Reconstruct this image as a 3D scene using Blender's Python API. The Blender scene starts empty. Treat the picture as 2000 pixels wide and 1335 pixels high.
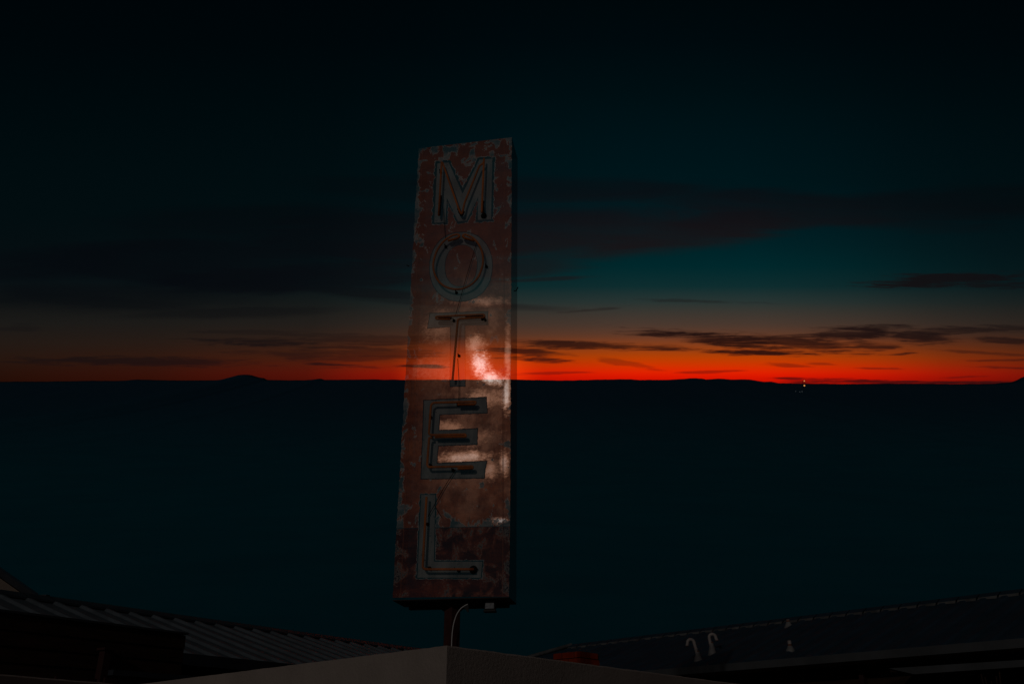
import bpy, bmesh, math, random
from mathutils import Vector, Matrix, noise
from mathutils.geometry import tessellate_polygon
R = math.radians
random.seed(7)
S = bpy.context.scene
C = S.collection
# ------------------------------------------------------------------ camera model
F = 1750.0                                  # focal length in photo pixels (2000 wide)
PITCH = math.atan(F / 3827.0)
CP, SP = math.cos(PITCH), math.sin(PITCH)
EYE = Vector((0, 0, 1.6))

def ray(px, py):
    dx, up = px - 1000.0, 667.5 - py
    return Vector((dx, F * CP - up * SP, F * SP + up * CP))

def at_y(px, py, y):
    d = ray(px, py); return EYE + d * (y / d.y)

def at_h(px, py, h):                        # h metres above the eye
    d = ray(px, py); return EYE + d * (h / d.z)

def az(a):
    a = R(a); return Vector((math.sin(a), math.cos(a), 0))

def on_plane(px, py, P, n):
    d = ray(px, py); return EYE + d * ((P - EYE).dot(n) / d.dot(n))

# ------------------------------------------------------------------ helpers
def lin(c):
    return tuple(((v / 255) / 12.92 if v / 255 <= 0.04045 else (((v / 255) + 0.055) / 1.055) ** 2.4) for v in c) + (1.0,)

def link(name, me, mats, parent=None):
    o = bpy.data.objects.new(name, me); C.objects.link(o)
    for m in (mats if isinstance(mats, (list, tuple)) else [mats]):
        me.materials.append(m)
    if parent: o.parent = parent
    return o

def obj(name, bm, mats, parent=None, smooth=False, bevel=0):
    if bevel:
        bmesh.ops.bevel(bm, geom=list(bm.edges), offset=bevel, segments=2, affect='EDGES', profile=0.6)
    bmesh.ops.recalc_face_normals(bm, faces=list(bm.faces))
    me = bpy.data.meshes.new(name); bm.to_mesh(me); bm.free()
    if smooth:
        for p in me.polygons: p.use_smooth = True
    return link(name, me, mats, parent)

def raw(name, bm, mats, parent=None, smooth=False):
    me = bpy.data.meshes.new(name); bm.to_mesh(me); bm.free()
    if smooth:
        for p in me.polygons: p.use_smooth = True
    return link(name, me, mats, parent)

def thing(name, label, cat, loc=(0, 0, 0), rz=0, group=None):
    o = bpy.data.objects.new(name, None); C.objects.link(o)
    o.location = loc; o.rotation_euler = (0, 0, rz); o.empty_display_size = 0.3
    o['label'] = label; o['category'] = cat
    if group: o['group'] = group
    return o

def add_quad(bm, pts, mi=0):
    f = bm.faces.new([bm.verts.new(p) for p in pts]); f.material_index = mi; return f

def add_hexa(bm, a, b, mi=0):
    """box between two quads a (4 pts) and b (4 pts)"""
    va = [bm.verts.new(p) for p in a]; vb = [bm.verts.new(p) for p in b]
    fs = [bm.faces.new(va[::-1]), bm.faces.new(vb)]
    for i in range(4):
        j = (i + 1) % 4
        fs.append(bm.faces.new((va[i], va[j], vb[j], vb[i])))
    for f in fs: f.material_index = mi
    return fs

def add_box(bm, c, sx, sy, sz, rz=0.0, rx=0.0, mi=0):
    M = Matrix.Translation(c) @ Matrix.Rotation(rz, 4, 'Z') @ Matrix.Rotation(rx, 4, 'X')
    q = [(-1, -1), (1, -1), (1, 1), (-1, 1)]
    a = [M @ Vector((x * sx / 2, y * sy / 2, -sz / 2)) for x, y in q]
    b = [M @ Vector((x * sx / 2, y * sy / 2, sz / 2)) for x, y in q]
    return add_hexa(bm, a, b, mi)

def smooth_path(pts, rad, n=6):
    pts = [Vector(p) for p in pts]; out = [pts[0]]
    for i in range(1, len(pts) - 1):
        p0, p, p1 = pts[i - 1], pts[i], pts[i + 1]
        a = (p0 - p); b = (p1 - p); la, lb = a.length, b.length
        r = min(rad, la * 0.48, lb * 0.48)
        A = p + a / la * r; B = p + b / lb * r
        for k in range(n + 1):
            t = k / n
            out.append(A * (1 - t) ** 2 + p * 2 * t * (1 - t) + B * t * t)
    out.append(pts[-1]); return out

def add_tube(bm, pts, r, seg=10, mi=0, cap=True):
    pts = [Vector(p) for p in pts]
    rs = r if isinstance(r, (list, tuple)) else [r] * len(pts)
    q = [pts[0]]; rr = [rs[0]]
    for p, k in zip(pts[1:], rs[1:]):
        if (p - q[-1]).length > 1e-5: q.append(p); rr.append(k)
    pts = q
    t0 = (pts[1] - pts[0]).normalized()
    up = Vector((0, 0, 1)) if abs(t0.z) < 0.9 else Vector((1, 0, 0))
    nrm = t0.cross(up).normalized(); rings = []
    for i, p in enumerate(pts):
        t = (pts[min(i + 1, len(pts) - 1)] - pts[max(i - 1, 0)]).normalized()
        nrm = (nrm - t * nrm.dot(t)).normalized(); b = t.cross(nrm)
        rings.append([bm.verts.new(p + (nrm * math.cos(2 * math.pi * k / seg) + b * math.sin(2 * math.pi * k / seg)) * rr[i]) for k in range(seg)])
    fs = []
    for a, b in zip(rings[:-1], rings[1:]):
        for k in range(seg):
            fs.append(bm.faces.new((a[k], a[(k + 1) % seg], b[(k + 1) % seg], b[k])))
    if cap:
        fs.append(bm.faces.new(rings[0][::-1])); fs.append(bm.faces.new(rings[-1]))
    for f in fs: f.material_index = mi; f.smooth = True
    return fs

# ------------------------------------------------------------------ node helpers
class NT:
    def __init__(s, tree): s.t = tree; s.n = tree.nodes; s.l = tree.links
    def new(s, typ, **kw):
        nd = s.n.new(typ)
        for k, v in kw.items(): setattr(nd, k, v)
        return nd
    def put(s, sock, v):
        if isinstance(v, bpy.types.NodeSocket): s.l.new(v, sock)
        elif v is not None: sock.default_value = v
    def math(s, op, a, b=None, c=None, clamp=False):
        nd = s.new('ShaderNodeMath', operation=op, use_clamp=clamp)
        s.put(nd.inputs[0], a)
        if b is not None: s.put(nd.inputs[1], b)
        if c is not None: s.put(nd.inputs[2], c)
        return nd.outputs[0]
    def vmath(s, op, a, b=None):
        nd = s.new('ShaderNodeVectorMath', operation=op)
        s.put(nd.inputs[0], a)
        if b is not None: s.put(nd.inputs[1], b)
        return nd.outputs['Value'] if op in ('LENGTH', 'DOT_PRODUCT', 'DISTANCE') else nd.outputs[0]
    def mr(s, v, a, b, c=0.0, d=1.0, kind='SMOOTHSTEP'):
        nd = s.new('ShaderNodeMapRange', interpolation_type=kind)
        for i, x in enumerate((v, a, b, c, d)): s.put(nd.inputs[i], x)
        return nd.outputs[0]
    def mix(s, f, a, b, blend='MIX'):
        nd = s.new('ShaderNodeMix', data_type='RGBA', blend_type=blend)
        s.put(nd.inputs[0], f); s.put(nd.inputs[6], a); s.put(nd.inputs[7], b)
        return nd.outputs[2]
    def noise(s, vec, scale, detail=4, rough=0.55, dist=0.0):
        nd = s.new('ShaderNodeTexNoise')
        s.put(nd.inputs['Vector'], vec); nd.inputs['Scale'].default_value = scale
        nd.inputs['Detail'].default_value = detail; nd.inputs['Roughness'].default_value = rough
        nd.inputs['Distortion'].default_value = dist
        return nd.outputs['Fac']
    def mapping(s, vec, loc=(0, 0, 0), rot=(0, 0, 0), scale=(1, 1, 1), kind='POINT'):
        nd = s.new('ShaderNodeMapping', vector_type=kind)
        s.put(nd.inputs[0], vec); nd.inputs[1].default_value = loc; nd.inputs[2].default_value = rot; nd.inputs[3].default_value = scale
        return nd.outputs[0]
    def ramp(s, v, stops, interp='LINEAR'):
        nd = s.new('ShaderNodeValToRGB'); s.put(nd.inputs[0], v); cr = nd.color_ramp; cr.interpolation = interp
        while len(cr.elements) > 1: cr.elements.remove(cr.elements[-1])
        cr.elements[0].position = stops[0][0]; cr.elements[0].color = stops[0][1]
        for p, c in stops[1:]:
            e = cr.elements.new(p); e.color = c
        return nd.outputs[0]

def material(name):
    m = bpy.data.materials.new(name); m.use_nodes = True
    m.node_tree.nodes.clear(); nt = NT(m.node_tree)
    out = nt.new('ShaderNodeOutputMaterial'); tc = nt.new('ShaderNodeTexCoord')
    return m, nt, out, tc.outputs['Object']

def simple(name, col, rough=0.6, var=0.3, scale=3.0, bump=0.0, bscale=40.0, spec=0.4, stretch=(1, 1, 1), metallic=0.0, col2=None):
    m, nt, out, co = material(name)
    co = nt.mapping(co, scale=stretch)
    n = nt.noise(co, scale, 6, 0.6)
    dark = col2 if col2 else tuple(c * (1 - var) for c in col)
    c = nt.mix(nt.mr(n, 0.3, 0.7), dark + (1,), col + (1,))
    p = nt.new('ShaderNodeBsdfPrincipled'); nt.put(p.inputs['Base Color'], c)
    nt.put(p.inputs['Roughness'], nt.math('MULTIPLY_ADD', n, 0.2, rough - 0.1))
    p.inputs['Specular IOR Level'].default_value = spec; p.inputs['Metallic'].default_value = metallic
    if bump:
        b = nt.new('ShaderNodeBump'); b.inputs['Strength'].default_value = bump; b.inputs['Distance'].default_value = 0.02
        nt.put(b.inputs['Height'], nt.noise(co, bscale, 5, 0.6)); nt.l.new(b.outputs[0], p.inputs['Normal'])
    nt.l.new(p.outputs[0], out.inputs[0]); return m

def ghost(nt, out, shader, t):
    """even share of clear transmission, put in to overlay the sunset glow on the sign"""
    tr = nt.new('ShaderNodeBsdfTransparent'); mx = nt.new('ShaderNodeMixShader'); mx.inputs[0].default_value = t
    nt.l.new(shader, mx.inputs[1]); nt.l.new(tr.outputs[0], mx.inputs[2]); nt.l.new(mx.outputs[0], out.inputs[0])

# ------------------------------------------------------------------ world: dusk sky
SUN_AZ, SUN_EL, SUN_E = 202.5, 20.5, 0.18

def uv(px, py):
    up = 667.5 - py; den = F * CP - up * SP
    return (px - 1000.0) / den, (F * SP + up * CP) / den

W = bpy.data.worlds.new('World'); S.world = W; W.use_nodes = True
W.node_tree.nodes.clear(); nt = NT(W.node_tree)
wout = nt.new('ShaderNodeOutputWorld'); bg = nt.new('ShaderNodeBackground')
tc = nt.new('ShaderNodeTexCoord'); sp = nt.new('ShaderNodeSeparateXYZ'); nt.l.new(tc.outputs['Generated'], sp.inputs[0])
X, Y, Z = sp.outputs
yy = nt.math('MAXIMUM', Y, 0.05)
U = nt.math('DIVIDE', X, yy); V = nt.math('DIVIDE', Z, yy)
def vramp(rows):
    lo, hi = 0.30, 1.50
    st = [((uv(1000, r)[1] - lo) / (hi - lo), lin(c)) for r, c in rows] + [(1.0, lin((0, 4, 6)))]
    return nt.ramp(nt.mr(V, lo, hi, 0, 1, 'LINEAR'), st)
centre = vramp([(752, (170, 14, 0)), (742, (205, 18, 0)), (735, (220, 22, 0)), (725, (224, 36, 0)), (712, (205, 52, 0)), (700, (185, 62, 2)), (690, (165, 64, 10)),
                (675, (135, 62, 24)), (655, (96, 58, 40)), (635, (74, 56, 46)), (610, (58, 54, 48)), (590, (40, 52, 50)), (560, (14, 45, 47)),
                (520, (0, 40, 44)), (480, (0, 34, 39)), (430, (0, 28, 34)), (360, (0, 22, 27)), (280, (0, 19, 24)), (180, (0, 14, 18)), (80, (0, 9, 13)), (0, (0, 7, 10))])
side = vramp([(745, (36, 13, 6)), (725, (38, 17, 10)), (700, (38, 22, 15)), (670, (34, 25, 20)), (630, (26, 25, 23)), (590, (17, 20, 20)), (550, (8, 16, 19)),
              (500, (5, 14, 17)), (420, (2, 13, 16)), (330, (1, 12, 15)), (200, (0, 9, 12)), (80, (0, 6, 9)), (0, (0, 5, 8))])
gs = [(0, 0.0), (300, .02), (600, .09), (780, .34), (1000, .76), (1250, 1), (1500, 1), (1700, .75), (1850, .45), (2000, .27), (2500, 0.0)]
glo, ghi = uv(-200, 740)[0], uv(2600, 740)[0]
g = nt.ramp(nt.mr(U, glo, ghi, 0, 1, 'LINEAR'), [((uv(x, 740)[0] - glo) / (ghi - glo), (v, v, v, 1)) for x, v in gs])
sky = nt.mix(g, side, centre)
# extra glow added to the sky behind the sign, to brighten its face
um, vm = uv(915, 740)
core = nt.math('MULTIPLY', nt.mr(nt.math('ABSOLUTE', nt.math('SUBTRACT', U, um)), .098, .0), nt.mr(V, uv(0, 655)[1], uv(0, 722)[1]))
sky = nt.mix(core, sky, nt.mix(1.0, sky, (.66, .055, .004, 1), 'ADD'))
# clouds: soft streaks torn by stretched noise
cb = nt.new('ShaderNodeCombineXYZ'); nt.put(cb.inputs[0], U); nt.put(cb.inputs[1], V)
P = cb.outputs[0]
wn = nt.new('ShaderNodeTexNoise'); wn.inputs['Scale'].default_value = 1.0; wn.inputs['Detail'].default_value = 3
nt.put(wn.inputs['Vector'], nt.mapping(P, scale=(5, 38, 1)))
wv = nt.vmath('MULTIPLY', nt.vmath('SUBTRACT', wn.outputs['Color'], (.5, .5, .5)), (0.05, 0.010, 0))
PW = nt.vmath('ADD', P, wv)
rag = nt.math('SUBTRACT', nt.noise(nt.mapping(P, rot=(0, 0, R(2)), scale=(9, 120, 1)), 1.0, 7, 0.62, 0.4), 0.5)
rag = nt.math('MULTIPLY_ADD', nt.math('SUBTRACT', nt.noise(nt.mapping(P, rot=(0, 0, R(-3)), scale=(34, 330, 1)), 1.0, 5, .6, .6), .5), .6, rag)
ragh = nt.math('SUBTRACT', nt.noise(nt.mapping(P, rot=(0, 0, R(-5)), scale=(4, 30, 1)), 1.0, 6, 0.6, 0.5), 0.5)
def blobs(lst, ragged, k):
    tot = None
    for cx, cy, hw, hh, ang, st in lst:
        u, v = uv(cx, cy); den = F * CP - (667.5 - cy) * SP
        dv = (uv(cx, cy - hh)[1] - uv(cx, cy + hh)[1]) / 2
        q = nt.mapping(PW, (u, v, 0), (0, 0, R(ang)), (hw / den, dv, 1), 'TEXTURE')
        ln = nt.math('MULTIPLY_ADD', ragged, k, nt.vmath('LENGTH', q))
        w = nt.mr(ln, 0.45, 1.25, st, 0.0)
        tot = w if tot is None else nt.math('MAXIMUM', tot, w)
    return tot
LOW = [(1400, 660, 175, 13, -4, .93), (1290, 653, 70, 8, 0, .8), (1560, 668, 150, 13, -6, .85), (1650, 652, 120, 15, 3, .9), (1790, 655, 70, 14, -8, .85), (1880, 645, 170, 7, 0, .7),
       (1700, 672, 60, 9, -10, .8), (1465, 687, 100, 7, -1, .93), (1180, 676, 190, 8, -2, .85), (1040, 690, 80, 9, -4, .85), (1050, 704, 75, 6, -3, .9),
       (668, 711, 68, 5, -2, .9), (822, 714, 45, 3.5, -2, .85), (510, 667, 115, 9, 0, .75), (560, 652, 170, 6, -2, .3), (250, 704, 220, 12, -1, .6), (370, 706, 80, 7, -3, .5),
       (630, 692, 170, 13, -2, .5), (740, 686, 120, 9, 0, .5), (760, 660, 150, 6, 0, .4), (700, 679, 120, 4.5, -2, .6), (745, 668, 95, 5, 1, .55), (665, 700, 95, 3.5, -2, .5), (770, 694, 70, 3, -1, .6), (600, 664, 110, 4, 0, .4), (1757, 688, 30, 2.6, 3, .85), (1085, 729, 75, 3, 2, .45), (1385, 726, 70, 3, 3, .45),
       (1540, 711, 55, 4, -3, .45), (1600, 708, 30, 3, 0, .4), (1725, 716, 50, 2.5, -2, .45), (1220, 710, 60, 5, -10, .35), (1530, 741, 50, 4, -1, .75), (1590, 743, 70, 4.5, 0, .6),
       (1760, 745.5, 260, 4.2, 0, .82), (1960, 664, 60, 9, -3, .7), (1930, 690, 110, 3.5, -5, .45), (1955, 704, 80, 2.6, 0, .5), (1965, 719, 60, 2.4, -2, .55), (1890, 735, 40, 2, 2, .4),
       (1850, 546, 190, 13, 3, .85), (1950, 555, 90, 9, -2, .7), (1370, 588, 130, 4, -1, .4), (1150, 604, 70, 3, 4, .4), (30, 640, 60, 7, 0, .3), (1990, 640, 80, 8, 0, .6)]
HIGH = [(1150, 372, 420, 32, -2, .75), (1500, 400, 420, 34, -6, .8), (1850, 400, 300, 40, 5, .75), (1080, 450, 420, 60, 3, .85), (1350, 450, 300, 42, 10, .9), (1560, 425, 230, 26, 9, .75),
        (980, 520, 200, 24, 4, .65), (1060, 544, 110, 5, 3, .6), (520, 430, 320, 36, 4, .65), (700, 460, 330, 62, 2, .8), (330, 505, 420, 46, 3, .75), (560, 545, 380, 40, 2, .85),
        (700, 570, 190, 15, -4, .8), (250, 580, 330, 34, 0, .6), (450, 610, 250, 12, 2, .45), (850, 590, 220, 8, -3, .5), (760, 370, 200, 26, -4, .5)]
dl = blobs(LOW, rag, 2.6); dh = blobs(HIGH, ragh, 1.3)
dh = nt.math('MULTIPLY', dh, nt.mr(ragh, -.2, .2, 1.0, .72))
ch = nt.mix(g, lin((5, 8, 13)), lin((27, 18, 20)))
ch = nt.mix(nt.mr(V, uv(0, 520)[1], uv(0, 350)[1]), ch, nt.mix(g, lin((3, 9, 12)), lin((9, 13, 18))))
sky = nt.mix(dh, sky, ch)
cl = nt.mix(g, lin((13, 13, 16)), lin((24, 11, 12)))
dl = nt.math('MULTIPLY', dl, nt.mr(rag, -.1, .22, 1.0, .72))
sky = nt.mix(dl, sky, cl)
# fill glow added to the unseen sky behind the camera
back = nt.math('MULTIPLY', nt.mr(Y, 0.0, -0.5), nt.mr(Z, -0.02, 0.05))
sky = nt.mix(nt.mr(Y, 0.05, -0.05), sky, lin((2, 4, 6)))
sky = nt.mix(back, sky, lin((34, 30, 32)))
sky = nt.mix(nt.mr(Z, 0.0, -0.05), sky, (0.001, 0.001, 0.001, 1))
nt.put(bg.inputs[0], sky); bg.inputs[1].default_value = 1.0
nt.l.new(bg.outputs[0], wout.inputs[0])

sun = bpy.data.lights.new('key_light', 'SUN'); sun.energy = SUN_E; sun.angle = R(0.6); sun.color = (1.0, 0.95, 0.9)  # sun lamp standing in for the unseen light that falls on the sign
so = bpy.data.objects.new('key_light', sun); C.objects.link(so)
sd = Vector((math.sin(R(SUN_AZ)) * math.cos(R(SUN_EL)), math.cos(R(SUN_AZ)) * math.cos(R(SUN_EL)), math.sin(R(SUN_EL))))
so.rotation_euler = sd.to_track_quat('Z', 'Y').to_euler(); so.location = sd * 30

# ------------------------------------------------------------------ ground and hills
def ground_mat():
    m, n, out, co = material('dry_earth')
    c = n.mix(n.noise(co, 0.6, 8, .6), (.06, .05, .045, 1), (.13, .11, .09, 1))
    p = n.new('ShaderNodeBsdfPrincipled'); n.put(p.inputs['Base Color'], c); p.inputs['Roughness'].default_value = .95
    n.l.new(p.outputs[0], out.inputs[0]); return m
bm = bmesh.new(); add_quad(bm, [(-9000, -3000, 0), (9000, -3000, 0), (9000, 9000, 0), (-9000, 9000, 0)])
o = raw('ground', bm, ground_mat()); o['kind'] = 'structure'

SKYLINE = [(-1500, 740), (-600, 746), (-250, 744), (0, 745), (100, 744.5), (185, 743), (230, 743.5), (270, 740.5), (310, 742), (350, 742.5), (420, 742.3), (436, 740.8), (452, 736), (462, 732.5), (477, 731), (490, 732), (506, 737),
           (515, 738), (522, 741.5), (560, 742.2), (600, 741.8), (614, 740.5), (625, 739), (634, 741.5), (690, 741), (730, 740.5), (790, 741.5), (860, 741), (940, 741), (1000, 740.5), (1040, 741.8), (1120, 742.5), (1160, 741),
           (1200, 740.6), (1230, 740), (1248, 741.6), (1300, 741.4), (1340, 739.2), (1358, 738), (1372, 738.6), (1379, 740.6), (1404, 739), (1430, 740.6), (1464, 740.4), (1478, 743), (1490, 745), (1506, 744.8), (1520, 747.8),
           (1560, 748.2), (1640, 749.6), (1720, 748.6), (1800, 748.6), (1860, 750), (1940, 748.8), (1957, 747), (1973, 746), (1985, 742.5), (1996, 737), (2010, 733), (2100, 722), (2400, 735), (2900, 728), (3500, 738)]
def skyrow(x):
    for (a, ya), (b, yb) in zip(SKYLINE[:-1], SKYLINE[1:]):
        if a <= x <= b: return ya + (yb - ya) * (x - a) / (b - a)
    return SKYLINE[-1][1]
YR, YF = 2600.0, 60.0
def hills():
    bm = bmesh.new(); xs = []
    x = -1400.0
    while x <= 3400: xs.append(x); x += 4 if -50 < x < 2050 else 25
    NS = 60; grid = []
    for x in xs:
        r = skyrow(x) + 0.55 * noise.noise((x * .05, 3.1, 0)) + 0.3 * noise.noise((x * .21, 7.7, 0))
        u, v = uv(x, r); u = (x - 1000) / (F * CP + 75 * SP)
        H = v * YR + 1.6; col = []
        wx = u * YR
        for i in range(NS + 1):
            t = (i / NS); y = YF + (YR - YF) * t
            z = H * t ** 1.22
            amp = 9 * t * (1 - t) * 4 * .5
            z += amp * (noise.noise((wx * .0016, y * .0022, 0)) + .5 * noise.noise((wx * .005, y * .006, 5)))
            col.append(bm.verts.new((wx, y, z)))
        for i in range(1, 7):                      # the far side falls away again
            col.append(bm.verts.new((wx, YR + 260 * i, H * (1 - i / 6.0) ** 1.3)))
        grid.append(col)
    for a, b in zip(grid[:-1], grid[1:]):
        for i in range(len(a) - 1): bm.faces.new((a[i], b[i], b[i + 1], a[i + 1]))
    m, n, out, co = material('sky_gradient_hillside')
    s = n.new('ShaderNodeSeparateXYZ'); n.l.new(co, s.inputs[0])
    tone_noise = n.noise(co, 0.0016, 6, .6); fine = n.noise(co, 0.02, 6, .65)
    h = n.math('MULTIPLY_ADD', n.math('SUBTRACT', tone_noise, .5), 150.0, s.outputs[2])
    c = n.mix(n.mr(h, 40, 900), HILL_LOW, HILL_TOP)       # dim sky gradient painted into the slope, lighter towards the foot
    c = n.mix(n.mr(fine, .35, .7, .0, .22), c, (.010, .05, .075, 1))
    p = n.new('ShaderNodeBsdfDiffuse'); n.put(p.inputs[0], c)
    n.l.new(p.outputs[0], out.inputs[0])
    o = raw('hills', bm, m, None, True); o['kind'] = 'structure'
HILL_LOW = (.006, .106, .142, 1); HILL_TOP = (.016, .058, .094, 1)
hills()

# ------------------------------------------------------------------ materials
def stucco_mat(name, tint=(.36, .295, .25)):
    m, n, out, co = material(name)
    big = n.noise(co, 1.3, 5, .6); sm = n.noise(co, 38, 4, .6); grit = n.noise(co, 130, 3, .6)
    stain = n.noise(n.mapping(co, scale=(9, 9, .8)), 1.0, 5, .6)
    c = n.mix(n.mr(big, .3, .7), tuple(t * .82 for t in tint) + (1,), tint + (1,))
    c = n.mix(n.mr(stain, .58, .8, 0, .35), c, tuple(t * .55 for t in tint) + (1,))
    p = n.new('ShaderNodeBsdfPrincipled'); n.put(p.inputs['Base Color'], c); p.inputs['Roughness'].default_value = .92; p.inputs['Specular IOR Level'].default_value = .15
    b = n.new('ShaderNodeBump'); b.inputs['Strength'].default_value = .55; b.inputs['Distance'].default_value = .012
    n.put(b.inputs['Height'], n.math('ADD', sm, n.math('MULTIPLY', grit, .5))); n.l.new(b.outputs[0], p.inputs['Normal'])
    n.l.new(p.outputs[0], out.inputs[0]); return m
STUCCO = stucco_mat('beige_stucco'); CREAM = stucco_mat('cream_render', (.32, .24, .19))
ROOFL = simple('zinc_roof', (.088, .104, .116), .5, .3, 2.2, .1, 30, .45)
ROOFR = simple('slate_blue_roof', (.024, .045, .066), .7, .3, 1.6, .1, 30, .12)
CAPL = simple('zinc_cap', (.035, .044, .054), .5, .3, 3)
LIP = simple('lit_ridge_lip', (.135, .133, .128), .6, .6, 2.4)  # paler than the cap: the lit look of the lips is in the colour
GUTTER = simple('grey_gutter', (.075, .078, .08), .5, .25, 1.2)
DKWOOD = simple('dark_brown_boards', (.045, .020, .010), .8, .6, 2.0, .5, 18, .2, (1, 1, 7))
DKRED = simple('dark_red_paint', (.04, .008, .005), .7, .4, 3)
SLATE = simple('dark_slate_trim', (.03, .036, .045), .6, .3, 3)
PVC = simple('white_vent_pipe', (.34, .29, .265), .5, .25, 8)
RUST = simple('rust', (.16, .05, .02), .9, .5, 12)
LEAD = simple('grey_flashing', (.20, .19, .18), .7, .4, 9)
POLE = simple('rusty_pole', (.075, .018, .012), .75, .6, 5, .3, 40)
BLACKM = simple('black_steel', (.012, .010, .009), .7, .5, 4)
WHITEC = simple('white_conduit', (.52, .49, .46), .35, .1, 6)
LENS = simple('floodlight_lens', (.22, .225, .23), .25, .35, 40)

# ------------------------------------------------------------------ the motel sign
A = R(9.5)
ex = Vector((math.cos(A), -math.sin(A), 0)); ed = Vector((math.sin(A), math.cos(A), 0))
d0 = ray(994, 1164); P0 = EYE + d0 * (10 / d0.y)
HW, DEP = 0.655, 0.5
root_loc = P0 - ex * HW + ed * (DEP / 2); root_loc.z = 0
sign = thing('motel_sign', 'tall rusty vertical MOTEL sign with unlit neon tubes standing on a post', 'sign', root_loc, -A)
FY = -DEP / 2
def loc(px, py, off=0.0):
    """photo position -> sign-local point on the plane `off` metres in front of the face"""
    q = on_plane(px, py, P0 - ed * off, -ed)
    w = q - root_loc
    return Vector((w.dot(ex), w.dot(ed), q.z))
def zl(ox, oy, k, pts): return [(ox + x / k, oy + y / k) for x, y in pts]

LET = {}
LET['M'] = zl(840, 300, 9.207, [(130, 178), (335, 160), (585, 720), (885, 110), (1120, 92), (1095, 1180), (858, 1190), (862, 785), (655, 1203), (500, 1217), (303, 800), (275, 1235), (75, 1240)])
LET['T'] = zl(830, 600, 8.093, [(85, 100), (990, 70), (985, 270), (625, 275), (632, 1240), (400, 1245), (410, 300), (45, 325)])
LET['E'] = zl(810, 770, 7.629, [(140, 92), (1062, 45), (1078, 270), (368, 295), (355, 540), (932, 512), (925, 738), (345, 757), (325, 1030), (1065, 995), (1030, 1240), (100, 1252)])
LET['L'] = zl(800, 950, 7.025, [(160, 110), (352, 112), (332, 1025), (998, 1025), (975, 1245), (108, 1243)])
def ell(cx, cy, rx, ry, n=56, e=2.15):
    o = []
    for i in range(n):
        t = 2 * math.pi * i / n; c, s = math.cos(t), math.sin(t)
        o.append((cx + rx * math.copysign(abs(c) ** (2 / e), c) - 14 * s, cy + ry * math.copysign(abs(s) ** (2 / e), s)))
    return o
LET['O'] = zl(820, 440, 8.344, ell(670, 675, 507, 560))
O_IN = zl(820, 440, 8.344, ell(672, 658, 268, 346))

def area2(p): return sum(a[0] * b[1] - b[0] * a[1] for a, b in zip(p, p[1:] + p[:1]))
def edge_counts(p, step): return [max(1, int(math.hypot(b[0] - a[0], b[1] - a[1]) / step)) for a, b in zip(p, p[1:] + p[:1])]
def resample(p, counts):
    o = []
    for a, b, n in zip(p, p[1:] + p[:1], counts):
        for i in range(n): o.append((a[0] + (b[0] - a[0]) * i / n, a[1] + (b[1] - a[1]) * i / n))
    return o
def offset(p, d):
    """mitre offset outwards, px (signed by orientation)"""
    s = 1 if area2(p) > 0 else -1; o = []; n = len(p)
    for i in range(n):
        a, b, c = p[i - 1], p[i], p[(i + 1) % n]
        def nm(u, v):
            L = math.hypot(v[0] - u[0], v[1] - u[1]) or 1e-6
            return ((v[1] - u[1]) / L * s, -(v[0] - u[0]) / L * s)
        n1, n2 = nm(a, b), nm(b, c); mx, my = n1[0] + n2[0], n1[1] + n2[1]
        L = max(mx * mx + my * my, 0.7); k = 2 * d / L
        o.append((b[0] + mx * k, b[1] + my * k))
    return o
def jitter(p, amp, fr, seed, bias=0.0):
    n = len(p); o = []; s = 1 if area2(p) > 0 else -1
    for i in range(n):
        a, b, c = p[i - 1], p[i], p[(i + 1) % n]
        tx, ty = c[0] - a[0], c[1] - a[1]; L = math.hypot(tx, ty) or 1
        nx, ny = ty / L * s, -tx / L * s
        k = amp * (noise.noise((b[0] * fr, b[1] * fr, seed)) + .6 * noise.noise((b[0] * fr * 3, b[1] * fr * 3, seed + 9)) + bias)
        o.append((b[0] + nx * k, b[1] + ny * k))
    return o
def fill(bm, loops, off, mi=0):
    """flat sheet bounded by loops[0] with the other loops as holes (photo px on the face plane)"""
    pl = [[loc(x, y, off) for x, y in lp] for lp in loops]
    flat = [v for lp in pl for v in lp]
    tris = tessellate_polygon([[Vector((v.x, v.z, 0)) for v in lp] for lp in pl])
    vs = [bm.verts.new(v) for v in flat]
    for t in tris:
        a, b, c = (flat[i] for i in t)
        if (b - a).cross(c - a).length < 1e-9: continue
        nrm = (b - a).cross(c - a)
        idx = t if nrm.y < 0 else t[::-1]
        try:
            f = bm.faces.new([vs[i] for i in idx]); f.material_index = mi
        except ValueError: pass

def ring(bm, a, b, off, mi=0):
    va = [bm.verts.new(loc(x, y, off)) for x, y in a]; vb = [bm.verts.new(loc(x, y, off)) for x, y in b]
    for i in range(len(a)):
        j = (i + 1) % len(a); f = bm.faces.new((va[i], va[j], vb[j], vb[i])); f.material_index = mi
TR = 0.49
BUCK, GROUGH, GLOSS = .007, .22, .95
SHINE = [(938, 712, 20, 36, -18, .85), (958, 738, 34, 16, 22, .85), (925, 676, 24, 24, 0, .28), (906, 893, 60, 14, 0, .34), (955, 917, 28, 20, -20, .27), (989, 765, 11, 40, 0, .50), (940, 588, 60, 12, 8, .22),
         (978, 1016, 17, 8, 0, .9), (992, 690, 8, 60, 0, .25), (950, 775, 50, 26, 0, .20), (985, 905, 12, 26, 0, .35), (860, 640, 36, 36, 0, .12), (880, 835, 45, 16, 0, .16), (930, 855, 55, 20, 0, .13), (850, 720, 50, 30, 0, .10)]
SEAMT = (loc(885, 1029).z - 3.0) / 6.6
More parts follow.
